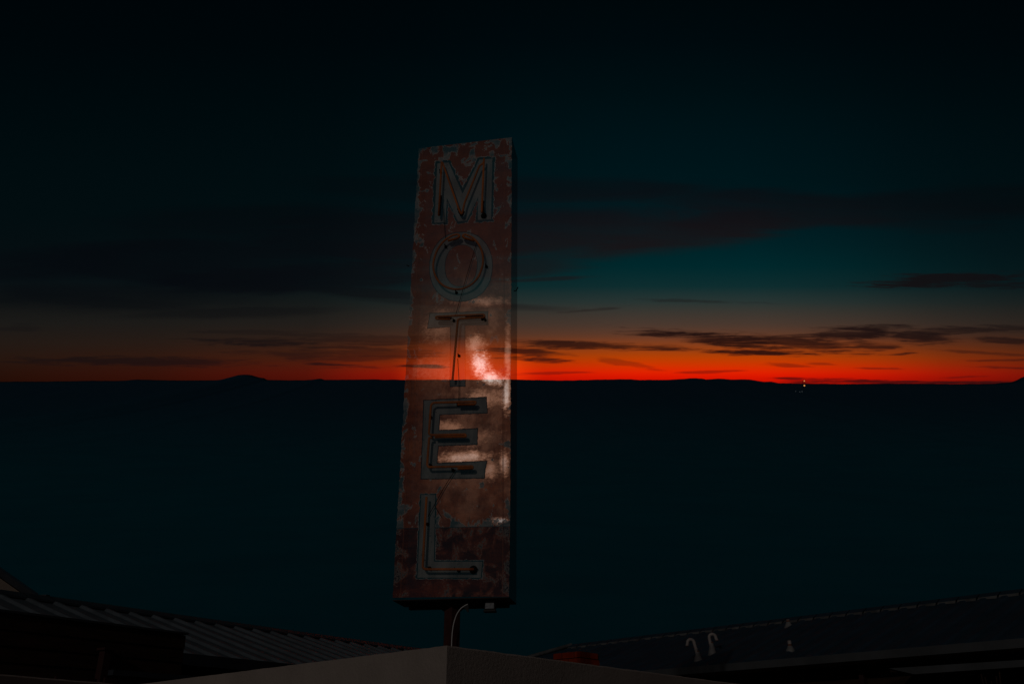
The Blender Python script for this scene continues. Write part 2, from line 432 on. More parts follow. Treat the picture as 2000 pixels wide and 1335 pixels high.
def panel_mat(name, lower=False):
    m, n, out, co = material(name)
    s = n.new('ShaderNodeSeparateXYZ'); n.l.new(co, s.inputs[0]); x, z = s.outputs[0], s.outputs[2]
    nz = n.noise(n.mapping(co, scale=(1.0, 1, .8)), 7.0, 8, .62, .6)
    nb = n.noise(n.mapping(co, loc=(3, 0, 8), scale=(.7, 1, 1.7)), 3.2, 7, .62, .3)
    ns = n.noise(co, 48 if lower else 26, 7, .68)
    streak = n.noise(n.mapping(co, scale=(14, 1, .7)), 1.0, 6, .6)
    if not lower:
        base = n.mix(n.mr(nb, .32, .68), (.30, .055, .017, 1), (.66, .15, .040, 1))
        base = n.mix(n.mr(streak, .5, .75, 0, .5), base, (.36, .13, .07, 1))
        base = n.mix(n.mr(ns, .50, .68, 0, .75), base, (.20, .045, .018, 1))
        base = n.mix(n.mr(n.noise(n.mapping(co, rot=(0, R(35), 0), scale=(60, 1, 8)), 1.0, 4, .6), .60, .68, 0, .5), base, (.10, .03, .015, 1))
        base = n.mix(n.mr(z, 6.0, 7.4, 0, .6), base, (.31, .088, .038, 1))
        bst = n.ramp(n.mr(z, 3.0, 9.6, 0, 1, 'LINEAR'), [(0, (.20,) * 3 + (1,)), (SEAMT, (.20,) * 3 + (1,)), (SEAMT + .035, (.06,) * 3 + (1,)), (SEAMT + .09, (0,) * 3 + (1,)), (.62, (0,) * 3 + (1,)), (.72, (.035,) * 3 + (1,)), (.90, (.08,) * 3 + (1,)), (.935, (.15,) * 3 + (1,)), (1, (.17,) * 3 + (1,))])
        edge = n.math('MAXIMUM', n.mr(x, -.55, -.63, 0, .15), n.mr(x, .56, .65, 0, .07))
        val = n.math('ADD', n.math('ADD', nz, n.math('MULTIPLY', n.math('SUBTRACT', ns, .5), .22)), n.math('ADD', n.math('MULTIPLY', bst, .8), edge)); TH = .655
        inner = n.mix(n.mr(nb, .4, .6), (.13, .19, .20, 1), (.42, .39, .36, 1)); rimc = (.80, .68, .6, 1)
    else:
        base = n.mix(n.mr(nb, .35, .65), (.13, .015, .006, 1), (.44, .075, .020, 1))
        base = n.mix(n.mr(ns, .44, .66, 0, .75), base, (.12, .018, .008, 1))
        base = n.mix(n.mr(z, 3.10, 3.44, 0, .5), base, n.mix(n.mr(nz, .45, .6), (.05, .010, .006, 1), (.50, .13, .05, 1)))
        ctr = n.mix(n.mr(nz, .40, .60), (.08, .012, .006, 1), (.50, .12, .045, 1))
        rx = n.mr(n.math('ABSOLUTE', n.math('SUBTRACT', x, .20)), .36, .22)
        rz = n.mr(n.math('ABSOLUTE', n.math('SUBTRACT', z, 2.95 + 0)), .36, .22)
        base = n.mix(n.math('MULTIPLY', rx, rz), base, ctr)
        edge = n.mr(n.math('ABSOLUTE', x), .5, .64, 0, .09)
        val = n.math('ADD', n.math('ADD', nz, n.math('MULTIPLY', n.math('SUBTRACT', ns, .5), .45)), edge); TH = .60
        inner = n.mix(n.mr(ns, .42, .56), (.06, .008, .004, 1), (.34, .25, .21, 1)); rimc = (.62, .27, .17, 1)
    peel = n.mr(val, TH, TH + .004)
    rim = n.math('MULTIPLY', n.mr(val, TH - .026, TH - .012), n.math('SUBTRACT', 1.0, n.mr(val, TH + .006, TH + .012)))
    col = n.mix(peel, base, inner); col = n.mix(n.math('MULTIPLY', rim, .85), col, rimc)
    # pressed bead just inside each long edge of the sheet
    bead = n.math('MAXIMUM', n.mr(n.math('ABSOLUTE', n.math('ADD', x, .565)), .010, .004), n.mr(n.math('ABSOLUTE', n.math('SUBTRACT', x, .585)), .010, .004))
    col = n.mix(n.math('MULTIPLY', bead, .30), col, (.62, .17, .06, 1))
    # dents: broad buckling of the sheet + scratches + sandy grain
    b1 = n.new('ShaderNodeBump'); b1.inputs['Strength'].default_value = 1.0; b1.inputs['Distance'].default_value = 1.0
    buck = n.noise(n.mapping(co, scale=(1.6, 1, 1.1)), 1.7, 3, .5, .6)
    scr = n.noise(n.mapping(co, rot=(0, R(-30), 0), scale=(9, 1, 42)), 1.0, 5, .65)
    grain = n.noise(co, 260, 2, .6)
    hgt = n.math('ADD', n.math('MULTIPLY', buck, BUCK), n.math('ADD', n.math('MULTIPLY', scr, .00025), n.math('MULTIPLY', grain, .00004)))
    hgt = n.math('ADD', hgt, n.math('MULTIPLY', n.math('SUBTRACT', 1.0, peel), .0012))
    hgt = n.math('ADD', hgt, n.math('MULTIPLY', bead, .003))
    n.put(b1.inputs['Height'], hgt)
    df = n.new('ShaderNodeBsdfDiffuse'); n.put(df.inputs[0], col); n.l.new(b1.outputs[0], df.inputs['Normal'])
    gl = n.new('ShaderNodeBsdfAnisotropic'); n.put(gl.inputs['Color'], (.95, .86, .82, 1)); n.l.new(b1.outputs[0], gl.inputs['Normal'])
    gl.distribution = 'BECKMANN'
    wear = n.noise(n.mapping(co, loc=(5, 0, 2), scale=(1.3, 1, 1)), 3.2, 7, .66)
    n.put(gl.inputs['Roughness'], n.math('MULTIPLY_ADD', wear, .10, GROUGH))
    # gloss islands placed by hand to shape the highlights on the face
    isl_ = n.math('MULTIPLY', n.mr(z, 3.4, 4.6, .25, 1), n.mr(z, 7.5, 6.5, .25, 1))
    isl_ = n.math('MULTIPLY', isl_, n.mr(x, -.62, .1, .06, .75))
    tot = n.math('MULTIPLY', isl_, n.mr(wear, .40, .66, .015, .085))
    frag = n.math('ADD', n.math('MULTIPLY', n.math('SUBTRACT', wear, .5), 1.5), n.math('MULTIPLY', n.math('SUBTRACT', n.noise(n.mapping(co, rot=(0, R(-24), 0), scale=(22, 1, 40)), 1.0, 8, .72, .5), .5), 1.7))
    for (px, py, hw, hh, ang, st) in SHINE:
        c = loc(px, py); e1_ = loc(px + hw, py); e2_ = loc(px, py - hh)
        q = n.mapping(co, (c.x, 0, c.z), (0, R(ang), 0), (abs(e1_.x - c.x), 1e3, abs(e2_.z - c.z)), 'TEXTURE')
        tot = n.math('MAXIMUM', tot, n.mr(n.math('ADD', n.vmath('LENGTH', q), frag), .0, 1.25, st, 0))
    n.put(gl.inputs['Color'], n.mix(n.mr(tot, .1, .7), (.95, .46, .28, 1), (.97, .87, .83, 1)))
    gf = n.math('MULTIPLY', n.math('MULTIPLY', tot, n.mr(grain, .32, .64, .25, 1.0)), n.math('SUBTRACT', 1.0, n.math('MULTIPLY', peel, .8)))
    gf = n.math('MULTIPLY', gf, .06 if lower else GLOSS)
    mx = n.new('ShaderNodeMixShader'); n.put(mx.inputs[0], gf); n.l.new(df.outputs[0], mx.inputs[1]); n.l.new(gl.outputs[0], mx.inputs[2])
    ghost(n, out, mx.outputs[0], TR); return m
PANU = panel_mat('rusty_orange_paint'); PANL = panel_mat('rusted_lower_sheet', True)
def letter_mat(name, col, spots=True, seed=0.0, t=TR):
    m, n, out, co = material(name)
    v = n.mapping(co, loc=(seed, 0, seed))
    a = n.noise(n.mapping(v, scale=(9, 1, 2.2)), 1.0, 6, .6); b = n.noise(v, 30, 6, .65)
    c = n.mix(n.mr(a, .35, .68), tuple(q * .62 for q in col) + (1,), col + (1,))
    if spots: c = n.mix(n.mr(b, .60, .68, 0, .8), c, (.035, .035, .035, 1))
    p = n.new('ShaderNodeBsdfPrincipled'); n.put(p.inputs['Base Color'], c); p.inputs['Roughness'].default_value = .7; p.inputs['Specular IOR Level'].default_value = .2
    ghost(n, out, p.outputs[0], t); return m
LETM = letter_mat('grey_letter_paint', (.44, .395, .35)); TEAL = letter_mat('bare_teal_grey', (.065, .11, .11)); DARKB = letter_mat('dark_letter_edge', (.05, .04, .035), False)
PALE = letter_mat('chipped_paint_edge', (.75, .66, .6), False)
NEON = letter_mat('unlit_neon_tube', (.62, .17, .03), False, 3.0, .34)
NBLK = letter_mat('blacked_out_tube', (.02, .015, .012), False, 5.0, .20)
SIDEM = letter_mat('dark_cabinet_side', (.03, .022, .02), False, 2.0, .49); SIDEF = letter_mat('clearer_cabinet_side', (.03, .022, .02), False, 2.0, .80)

# letter outlines in px, with per-letter border: (dark width, jitter, pale width)
BORD = {'M': (4.4, 3.2, .8), 'O': (1.3, .5, 0), 'T': (1.5, .6, 0), 'E': (1.6, .8, 0), 'L': (2.6, 2.0, .7)}
outer = {}; mid = {}; inner = {}
for k, poly in LET.items():
    w, j, pw = BORD[k]
    counts = edge_counts(poly, 1.8)
    inner[k] = jitter(resample(poly, counts), .25, .35, 40)
    mid[k] = jitter(resample(offset(poly, w), counts), j, .14, ord(k))
    outer[k] = jitter(resample(offset(poly, w + pw), counts), j, .14, ord(k)) if pw else mid[k]
TL, TRc, BR, BL = (818, 290), (999.6, 268), (994, 1164), (767, 1166)
SEAML, SEAMR = (774.5, 1031.5), (996.3, 1026.5)
def seam_y(x): return SEAML[1] + (SEAMR[1] - SEAML[1]) * (x - SEAML[0]) / (SEAMR[0] - SEAML[0])
def edge_pts(a, b, amp, seed):
    n = max(2, int(math.hypot(b[0] - a[0], b[1] - a[1]) / 3)); o = []
    for i in range(n):
        t = i / n; x, y = a[0] + (b[0] - a[0]) * t, a[1] + (b[1] - a[1]) * t
        k = amp * (noise.noise((y * .11, x * .05, seed)) + .7 * noise.noise((y * .33, x * .3, seed + 4)))
        if abs(b[1] - a[1]) > abs(b[0] - a[0]): x += k
        else: y += k * .6
        o.append((x, y))
    return o
def split_L(upper):
    """part of the L border ring on one side of the seam, ordered as a chain"""
    p = outer['L']; n = len(p)
    ins = [((q[1] < seam_y(q[0])) == upper) for q in p]
    st = next(i for i in range(n) if ins[i] and not ins[i - 1])
    ch = []; i = st
    while ins[i % n]: ch.append(p[i % n]); i += 1
    def cross(a, b):
        fa, fb = a[1] - seam_y(a[0]), b[1] - seam_y(b[0]); t = fa / (fa - fb)
        return (a[0] + (b[0] - a[0]) * t, a[1] + (b[1] - a[1]) * t)
    return [cross(p[st - 1], p[st])] + ch + [cross(p[(i - 1) % n], p[i % n])]
G = .55    # half the seam gap
up = split_L(True)
if up[0][0] < up[-1][0]: up = up[::-1]          # right crossing first
poly = edge_pts(TL, TRc, .5, 1) + edge_pts(TRc, SEAMR, 1.4, 2) + [SEAMR] + [(q[0], min(q[1], seam_y(q[0]) - G)) for q in up] + edge_pts((SEAML[0], SEAML[1] - G), TL, 1.6, 3)
bm = bmesh.new(); fill(bm, [poly, outer['M'], outer['O'], outer['T'], outer['E']], 0)
isl = jitter(offset(O_IN, -1.0), .6, .2, 3)
fill(bm, [isl], 0)
raw('face_panel', bm, PANU, sign)
dn = split_L(False)
if dn[0][0] > dn[-1][0]: dn = dn[::-1]          # left crossing first
poly = [(SEAML[0], SEAML[1] + G)] + [(q[0], max(q[1], seam_y(q[0]) + G)) for q in dn] + [(SEAMR[0], SEAMR[1] + G)] + edge_pts((SEAMR[0], SEAMR[1] + G), BR, 1.0, 5)[1:] + edge_pts(BR, BL, .6, 6) + edge_pts(BL, SEAML, 1.5, 7)
bm = bmesh.new(); fill(bm, [poly], 0)
lp = raw('face_panel', bm, PANL, sign); lp['label'] = 'darker rusted lower sheet of the sign face'

letters = {}
for k in 'MOTEL':
    bm = bmesh.new()
    fill(bm, [inner[k], O_IN] if k == 'O' else [inner[k]], 0)
    lo = raw('letter', bm, LETM, sign); lo['label'] = 'grey painted letter %s' % k; letters[k] = lo
    bm = bmesh.new(); w, j, pw = BORD[k]
    ring(bm, mid[k], inner[k], 0, 0)
    if pw: ring(bm, outer[k], mid[k], 0, 1)
    if k == 'O': ring(bm, O_IN, isl, 0, 0)
    raw('letter_border', bm, [TEAL if k in 'ML' else DARKB, PALE], lo)

TO = 0.085
TUBES = {
    'M': (840, 300, 9.207, [[(155, 1112), (208, 158), (226, 168), (520, 1010), (572, 1112), (618, 890), (888, 218), (935, 192), (968, 150)], [(970, 88), (932, 1000), (928, 1060)]]),
    'O': (820, 440, 8.344, [[(455, 250), (600, 215), (655, 178), (625, 146), (540, 158), (400, 240), (280, 395), (215, 600), (225, 760), (290, 900), (400, 1000), (560, 1045), (700, 1035), (850, 965), (960, 840), (1032, 640), (1030, 480), (970, 310), (860, 195), (735, 146), (695, 165), (725, 205), (800, 225), (890, 250)]]),
    'T': (830, 600, 8.093, [[(400, 188), (180, 186), (172, 148), (935, 112), (945, 158), (545, 180), (520, 200), (470, 760), (437, 1140)]]),
    'E': (810, 770, 7.629, [[(640, 150), (900, 146), (912, 106), (580, 115), (245, 125), (212, 585), (240, 605), (755, 592), (768, 628), (300, 634)], [(262, 642), (216, 642), (186, 1040), (200, 1082), (600, 1072), (862, 1066), (868, 1098), (640, 1104)]]),
    'L': (800, 950, 7.025, [[(232, 140), (180, 1100), (210, 1131), (620, 1130), (880, 1130)]]),
}
for k, (ox, oy, sc, paths) in TUBES.items():
    bm = bmesh.new()
    for pth in paths:
        pts = [loc(x, y, TO) for x, y in zl(ox, oy, sc, pth)]
        add_tube(bm, smooth_path(pts, .05 if k != 'O' else .2, 5), .0140, 10)
    raw('neon_tube', bm, NEON, letters[k], True)
# blacked-out return legs of the tubes, thickened to stand in for heavier tube shadows
BACKLEGS = {'T': (830, 600, 8.093, [[(215, 172), (420, 172)], [(640, 158), (925, 140), (960, 215)]]),
            'E': (810, 770, 7.629, [[(660, 152), (895, 148)], [(310, 632), (755, 624)], [(660, 1102), (860, 1098)]]),
            'O': (820, 440, 8.344, [[(458, 250), (600, 215), (650, 185)], [(700, 175), (730, 208), (885, 250)]]),
            'M': (840, 300, 9.207, [[(195, 760), (165, 1110)], [(945, 900), (960, 1100)], [(520, 1040), (572, 1120), (605, 1040)]])}
for k, (ox, oy, sc, paths) in BACKLEGS.items():
    for pth in paths:
        bm = bmesh.new(); add_tube(bm, smooth_path([loc(x, y, TO - .026) for x, y in zl(ox, oy, sc, pth)], .04, 5), .0165, 10)
        raw('blackout_tube', bm, NBLK, letters[k], True)
# little glass stand-offs that carry the tubes, and the electrode cups
STAND = {'M': [(858, 330), (893, 402), (941, 388)], 'O': [(868, 476), (889, 566), (948, 515)], 'T': [(884, 621), (894, 690), (940, 618)], 'E': [(892, 786), (838, 810), (838, 905), (882, 914)], 'L': [(832, 1020), (836, 1106), (893, 1111)]}
for k, lst in STAND.items():
    for x, y in lst:
        a = loc(x, y, TO); b = Vector((a.x, FY, a.z))
        bm = bmesh.new(); add_tube(bm, [b, a + (b - a) * .12], .008, 8)
        add_tube(bm, [b + Vector((0, -.001, 0)), b + Vector((0, -.012, 0))], .020, 10)
        raw('tube_support', bm, NBLK, letters[k], True)
for k, (x, y, r) in {'M': (945, 422, .040), 'L': (925, 1112, .046)}.items():
    c = loc(x, y, 0); bm = bmesh.new()
    prof = [(0, r), (.014, r), (.016, r * .8), (.004, r * .7)]
    add_tube(bm, [c + Vector((0, -h, 0)) for h, _ in prof], [q for _, q in prof], 18)
    raw('electrode_cup', bm, NBLK, letters[k], True)
# feed wire running from letter to letter
WIRES = [[(865, 402), (867, 430), (870, 465)], [(931, 474), (911, 540), (897, 590), (889, 618)], [(894, 700), (896.5, 742), (896, 788)], [(890, 916), (868, 950), (836, 1008)], [(848, 985), (855, 998), (862, 1008)]]
for wpx in WIRES:
    bm = bmesh.new(); add_tube(bm, smooth_path([loc(x, y, .030) for x, y in wpx], .05), .0038, 6)
    raw('feed_wire', bm, NBLK, sign, True)
# cabinet returns: right, left, top, underside
cTL, cTR, cBR, cBL = (loc(*p) for p in (TL, TRc, BR, BL))
def back(v, e=0): return Vector((v.x, DEP / 2 + e, v.z))
ins = Vector((.004, 0, 0)); fr = Vector((0, .003, 0))
def sheet(name, a, b, c, d, th, m):
    n = (b - a).cross(d - a).normalized() * th
    bm = bmesh.new(); add_hexa(bm, [a, b, c, d], [v + n for v in (a, b, c, d)])
    return obj(name, bm, m, sign)
s1 = sheet('side_panel', cBR + fr + ins * 0, back(cBR), back(cTR), cTR + fr, .0, SIDEM) if False else None
def single(name, pts, m):
    bm = bmesh.new(); n = 24; a, b, c, d = pts; cols = []
    for i in range(n + 1):
        t = i / n; cols.append([bm.verts.new(a.lerp(d, t)), bm.verts.new(b.lerp(c, t))])
    for p, q in zip(cols[:-1], cols[1:]): bm.faces.new((p[0], p[1], q[1], q[0]))
    return raw(name, bm, m, sign)
single('side_panel', [cBR + fr, back(cBR), back(cTR), cTR + fr], SIDEM)
single('side_panel', [cBL + fr, back(cBL), back(cTL), cTL + fr], SIDEF)
single('top_panel', [cTL + fr, back(cTL), back(cTR), cTR + fr], SIDEF)
bm = bmesh.new()
zb = min(cBL.z, cBR.z)
add_hexa(bm, [Vector((cBL.x, FY + .004, zb - .002)), Vector((cBR.x, FY + .004, zb - .002)), Vector((cBR.x, DEP / 2, zb - .002)), Vector((cBL.x, DEP / 2, zb - .002))],
         [Vector((cBL.x, FY + .004, zb - .012)), Vector((cBR.x, FY + .004, zb - .012)), Vector((cBR.x, DEP / 2, zb - .012)), Vector((cBL.x, DEP / 2, zb - .012))])
add_box(bm, Vector((0.0, .20, zb - .032)), 1.16, .07, .038)
add_box(bm, Vector((0.0, -.03, zb - .022)), 1.10, .05, .018)
obj('bottom_panel', bm, BLACKM, sign)
# small brackets on the flanks
bm = bmesh.new()
q = loc(1008, 542); add_tube(bm, [Vector((cBR.x, .1, q.z)), Vector((cBR.x + .03, .1, q.z)), Vector((cBR.x + .055, .1, q.z + .05))], .007, 6)
raw('bracket', bm, BLACKM, sign, True); bm = bmesh.new()
q = loc(797, 520); add_tube(bm, [Vector((q.x + .015, FY, q.z)), Vector((q.x - .02, FY, q.z + .02))], .006, 6)
raw('bracket', bm, BLACKM, sign, True)
# post, gussets, conduit, floodlight
pc = loc(882.5, 1230, -DEP / 2)
bm = bmesh.new(); add_box(bm, Vector((pc.x, 0, (zb - .03) / 2)), .128, .128, zb - .03, R(-38))
obj('post', bm, POLE, sign, bevel=.006)
bm = bmesh.new()
for sx in (-1, 1):
    x0 = pc.x + sx * .085; x1 = pc.x + sx * .20; zt = zb - .03
    a = [Vector((x0, -.004, zt)), Vector((x1, -.004, zt)), Vector((x0, -.004, zt - .085)), Vector((x0 - sx * .012, -.004, zt - .085))]
    add_hexa(bm, a, [v + Vector((0, .008, 0)) for v in a])
    obj('gusset', bm, BLACKM, sign); bm = bmesh.new()
a = [loc(905, 1184, -.1), loc(915, 1180, -.1), loc(915, 1194.5, -.1), loc(913.5, 1194.5, -.1)]
add_hexa(bm, a, [v + Vector((0, .01, 0)) for v in a])
obj('gusset', bm, BLACKM, sign)
bm = bmesh.new()
cp = [(881.6, 1285), (882, 1258), (883, 1236), (886, 1216), (892, 1198), (900, 1187), (909, 1181), (914, 1179)]
add_tube(bm, smooth_path([loc(x, y, -.10) for x, y in cp], .1), .0066, 8)
raw('conduit', bm, WHITEC, sign, True)
fl = loc(956.5, 1180, -.10)
bm = bmesh.new(); add_box(bm, fl + Vector((0, .035, -.008)), .118, .06, .105, 0, R(-14)); add_box(bm, fl + Vector((0, .02, -.066)), .135, .07, .022, 0, R(-6))
add_box(bm, fl + Vector((0, .05, .062)), .02, .02, .06)
hd = obj('floodlight', bm, BLACKM, sign, bevel=.004)
bm = bmesh.new(); add_box(bm, fl + Vector((0, -.001, -.002)), .098, .012, .088, 0, R(-14))
obj('lens', bm, LENS, hd, bevel=.003)

# ------------------------------------------------------------------ stucco building in front (parapet corner)
corner = at_y(873.5, 1259, 7.0)
def jittered_wall(P, d, L, zt, th, inn, n=90, amp=.004, seed=0):
    """wall from P along d, top at zt, down to the ground, thickness th towards inn; rough plastered top arris"""
    bm = bmesh.new(); rows = []
    for i in range(n + 1):
        q = P + d * (L * i / n)
        k = amp * (noise.noise((i * .37, seed, 0)) + .6 * noise.noise((i * 1.3, seed, 3))) if i else 0
        k2 = amp * noise.noise((i * .6, seed, 8))
        rows.append([bm.verts.new(Vector((q.x, q.y, 0))), bm.verts.new(Vector((q.x, q.y, zt - .012 + k))), bm.verts.new(Vector((q.x, q.y, zt + k)) + inn * (.012 + k2)), bm.verts.new(Vector((q.x, q.y, zt + k)) + inn * th), bm.verts.new(Vector((q.x, q.y, 0)) + inn * th)])
    for a, b in zip(rows[:-1], rows[1:]):
        for j in range(4): bm.faces.new((a[j], b[j], b[j + 1], a[j + 1]))
    bm.faces.new(rows[0]); bm.faces.new(rows[-1][::-1])
    return bm
dL, dR = az(-42.87), az(37.06)
st = thing('stucco_building', 'low beige stucco building whose parapet corner rises below the sign', 'building', (corner.x, corner.y, 0))
def local(bm, o):
    bmesh.ops.translate(bm, verts=bm.verts, vec=-Vector(o.location)); return bm
nL, nR = az(-42.87 + 90), az(37.06 - 90)         # inward normals
bm = bmesh.new(); rows = []; th = .24; nn = 90
mit = (nL + nR) / (1 + nL.dot(nR))
for i in range(-nn, nn + 1):
    d = dL if i < 0 else dR; inn = mit if i == 0 else (nL if i < 0 else nR)
    q = corner + d * (9.0 * (abs(i) / nn) ** 1.4)
    if 0 < abs(i) < 12 : inn = mit.lerp(nL if i < 0 else nR, abs(i) / 12)
    k = .004 * (noise.noise((i * .37, 2, 0)) + .6 * noise.noise((i * 1.3, 4, 3))); k2 = .004 * noise.noise((i * .6, 1, 8))
    t = Vector((q.x, q.y, corner.z + k)); b0 = Vector((q.x, q.y, 0))
    rows.append([bm.verts.new(p) for p in (b0, t - Vector((0, 0, .012)), t + inn * (.012 + k2), t + inn * th, b0 + inn * th)])
for a, b in zip(rows[:-1], rows[1:]):
    for j in range(4): bm.faces.new((a[j], b[j], b[j + 1], a[j + 1]))
bm.faces.new(rows[0]); bm.faces.new(rows[-1][::-1])
obj('parapet_wall', local(bm, st), STUCCO, st)
bm = bmesh.new(); zr = corner.z - .55
a = corner + (dL + dR) * .3; pts = [a, a + dR * 8.4, a + dR * 8.4 + dL * 8.4, a + dL * 8.4]
add_hexa(bm, [Vector((p.x, p.y, zr - .1)) for p in pts], [Vector((p.x, p.y, zr)) for p in pts])
rf = obj('roof', local(bm, st), simple('grey_roofing', (.09, .09, .09), .9, .3, 2), st)
# brick chimney on that flat roof
def brick_mat():
    m, n, out, co = material('orange_brick')
    a = n.noise(co, 9, 5, .6)
    c = n.mix(n.mr(a, .3, .7), (.36, .032, .008, 1), (.50, .06, .014, 1))
    p = n.new('ShaderNodeBsdfPrincipled'); n.put(p.inputs['Base Color'], c); p.inputs['Roughness'].default_value = .9; p.inputs['Specular IOR Level'].default_value = .15
    n.l.new(p.outputs[0], out.inputs[0]); return m
BRICK = brick_mat(); MORTAR = simple('mortar', (.055, .018, .010), .95, .3, 9)
cc = at_y(1133, 1270.5, 12.4)
da, db = az(-42.87), az(37.06)                     # the two faces seen from the corner
bm = bmesh.new(); brk = []
bl, bh, gp = .222, .072, .011
def brick(bm, o, u, v, Lu, Lv, z0, z1, mi=0):
    pts = [o, o + u * Lu, o + u * Lu + v * Lv, o + v * Lv]
    add_hexa(bm, [Vector((p.x, p.y, z0)) for p in pts], [Vector((p.x, p.y, z1)) for p in pts], mi)
ztop = cc.z; WA, WB = .50, .47
for c in range(9):
    z1 = ztop - c * (bh + gp); z0 = z1 - bh
    odd = c % 2
    # two faces: bricks on side a and on side b with alternating bond, plus the two far faces
    for (u, v, Lu, Lv, off) in ((da, db, WA, WB, odd), (db, da, WB, WA, 1 - odd)):
        t = 0.0 if off else .112
        cuts = [0.0] + ([t] if t else [])
        while cuts[-1] + bl < Lu - .02: cuts.append(cuts[-1] + bl)
        cuts.append(Lu)
        for s0, s1 in zip(cuts[:-1], cuts[1:]):
            lo, hi = s0 + (gp / 2 if s0 > 0 else (0.0 if off else .1115)), s1 - gp / 2
            if hi - lo < .02: continue
            brick(bm, cc + u * lo, u, v, hi - lo, .105, z0, z1)
            brick(bm, cc + u * lo + v * (Lv - .105), u, v, hi - lo, .105, z0, z1) if 0.11 < lo and hi < Lu - .11 else None
brick(bm, cc + da * .006 + db * .006, da, db, WA - .012, WB - .012, ztop - .95, ztop - .006, 1)
chm = raw('chimney', bm, [BRICK, MORTAR], rf)
chm.data.transform(Matrix.Translation(-Vector(st.location)))

# low stucco wall at the far left
p0 = at_h(0, 1315, .55); p1 = at_h(225, 1334, .55)
dW = (p1 - p0).normalized(); dW.z = 0; nW = Vector((-dW.y, dW.x, 0))
lw = jittered_wall(p0 - dW * 3.5, dW, 12, p0.z, .22, nW, 120, .004, 5)
o = obj('garden_wall', lw, STUCCO); o['label'] = 'shadowed low stucco wall at the bottom left corner'; o['category'] = 'wall'

# ------------------------------------------------------------------ ribbed roofs
def ribbed(P, d, fall, L, run, tanp, n, hgt, prof, trim=None):
    """corrugated sheet: P ridge start, d along ridge, fall horizontal fall direction"""
    nrm = Vector((-fall.x * -tanp, -fall.y * -tanp, 1)).normalized()
    bm = bmesh.new(); top = []; bot = []
    per = L / n
    for i in range(n):
        for t, h in prof:
            q = P + d * (per * (i + t)) + nrm * (h * hgt)
            top.append(bm.verts.new(q)); bot.append(bm.verts.new(q + fall * run - Vector((0, 0, run * tanp))))
    q = P + d * L + nrm * (prof[0][1] * hgt)
    top.append(bm.verts.new(q)); bot.append(bm.verts.new(q + fall * run - Vector((0, 0, run * tanp))))
    for i in range(len(top) - 1): bm.faces.new((top[i], top[i + 1], bot[i + 1], bot[i]))
    return bm, nrm
RIBS = [(0, 0), (.60, 0), (.67, 1), (.80, 1), (.88, 0)]
TRAP = [(0, 0), (.46, 0), (.58, 1), (.82, 1), (.94, 0)]
def run_to(P, h, tanp, a, b):
    N = ray(*a).cross(ray(*b)); k = h - Vector((0, 0, tanp))
    return -(P - EYE).dot(N) / k.dot(N)

# left wing: zinc roof
aL = 33.3; dLr = az(aL); fL = az(aL + 90 + 4)
fL = (fL - dLr * fL.dot(dLr)).normalized()
rl0 = at_h(4, 1161, 2.8); rl1 = at_h(761, 1263.5, 2.8)
tanL = math.tan(R(17)); dLr = (rl1 - rl0); dLr.z = 0; Ltot = dLr.length; dLr.normalize()
fL = Vector((dLr.y, -dLr.x, 0))
per = Ltot / 20; P = rl0 - dLr * per * 8; n = 36
runL = run_to(rl0, fL, tanL, (360, 1284), (500, 1301))
lw = thing('motel_wing', 'long low motel wing with ribbed zinc roof on the left', 'building', (rl0.x, rl0.y, 0))
bm, nr = ribbed(P, dLr, fL, per * n, runL, tanL, n, .05, RIBS); lroof = raw('roof', local(bm, lw), ROOFL, lw)
bm, _ = ribbed(P, dLr, -fL, per * n, runL, tanL, n, .05, RIBS); bmesh.ops.translate(bm, verts=bm.verts, vec=(0, 0, -.004)); raw('roof', local(bm, lw), ROOFL, lw)
bm = bmesh.new(); nv = Vector(nr)
for i in range(n):                                        # ridge capping in lapped lengths notched over the ribs
    a = P + dLr * (per * (i + .70)); b = P + dLr * (per * (i + 1.70) - .012)
    h0, h1 = nv * .06, nv * .025
    dn = lambda k: fL * k - Vector((0, 0, k * tanL))
    add_quad(bm, [a + Vector((0, 0, .10)), b + Vector((0, 0, .10)), b + h0 + dn(.22), a + h0 + dn(.22)])
    add_quad(bm, [a + h0 + dn(.22), b + h0 + dn(.22), b + h1 + dn(.235), a + h1 + dn(.235)])
    add_quad(bm, [a + Vector((0, 0, .10)), b + Vector((0, 0, .10)), b + h0 - fL * .22 - Vector((0, 0, .22 * tanL)), a + h0 - fL * .22 - Vector((0, 0, .22 * tanL))])
cap = raw('ridge_cap', local(bm, lw), CAPL, lroof)
E0 = P + fL * runL - Vector((0, 0, runL * tanL)); LL = per * n
bm = bmesh.new()
c0 = E0 + fL * .05 + Vector((0, 0, -.075)); a = [c0 - fL * .07 + Vector((0, 0, -.075)), c0 + fL * .07 + Vector((0, 0, -.075)), c0 + fL * .07 + Vector((0, 0, .12)), c0 - fL * .07 + Vector((0, 0, .06))]
add_hexa(bm, a, [v + dLr * LL for v in a]); obj('gutter', local(bm, lw), SLATE, lw)
bm = bmesh.new(); a0 = E0 - fL * .55; zt = E0.z - .16
pts = [a0, a0 + dLr * LL, a0 + dLr * LL - fL * (2 * runL - 1.1), a0 - fL * (2 * runL - 1.1)]
add_hexa(bm, [Vector((p.x, p.y, 0)) for p in pts], [Vector((p.x, p.y, zt)) for p in pts]); obj('wall', local(bm, lw), DKWOOD, lw)
bm = bmesh.new(); pts = [E0 - fL * .02, E0 + dLr * LL - fL * .02, E0 + dLr * LL - fL * .548, E0 - fL * .548]
add_hexa(bm, [Vector((p.x, p.y, E0.z - .15)) for p in pts], [Vector((p.x, p.y, E0.z - .13)) for p in pts]); obj('soffit', local(bm, lw), DKWOOD, lw)

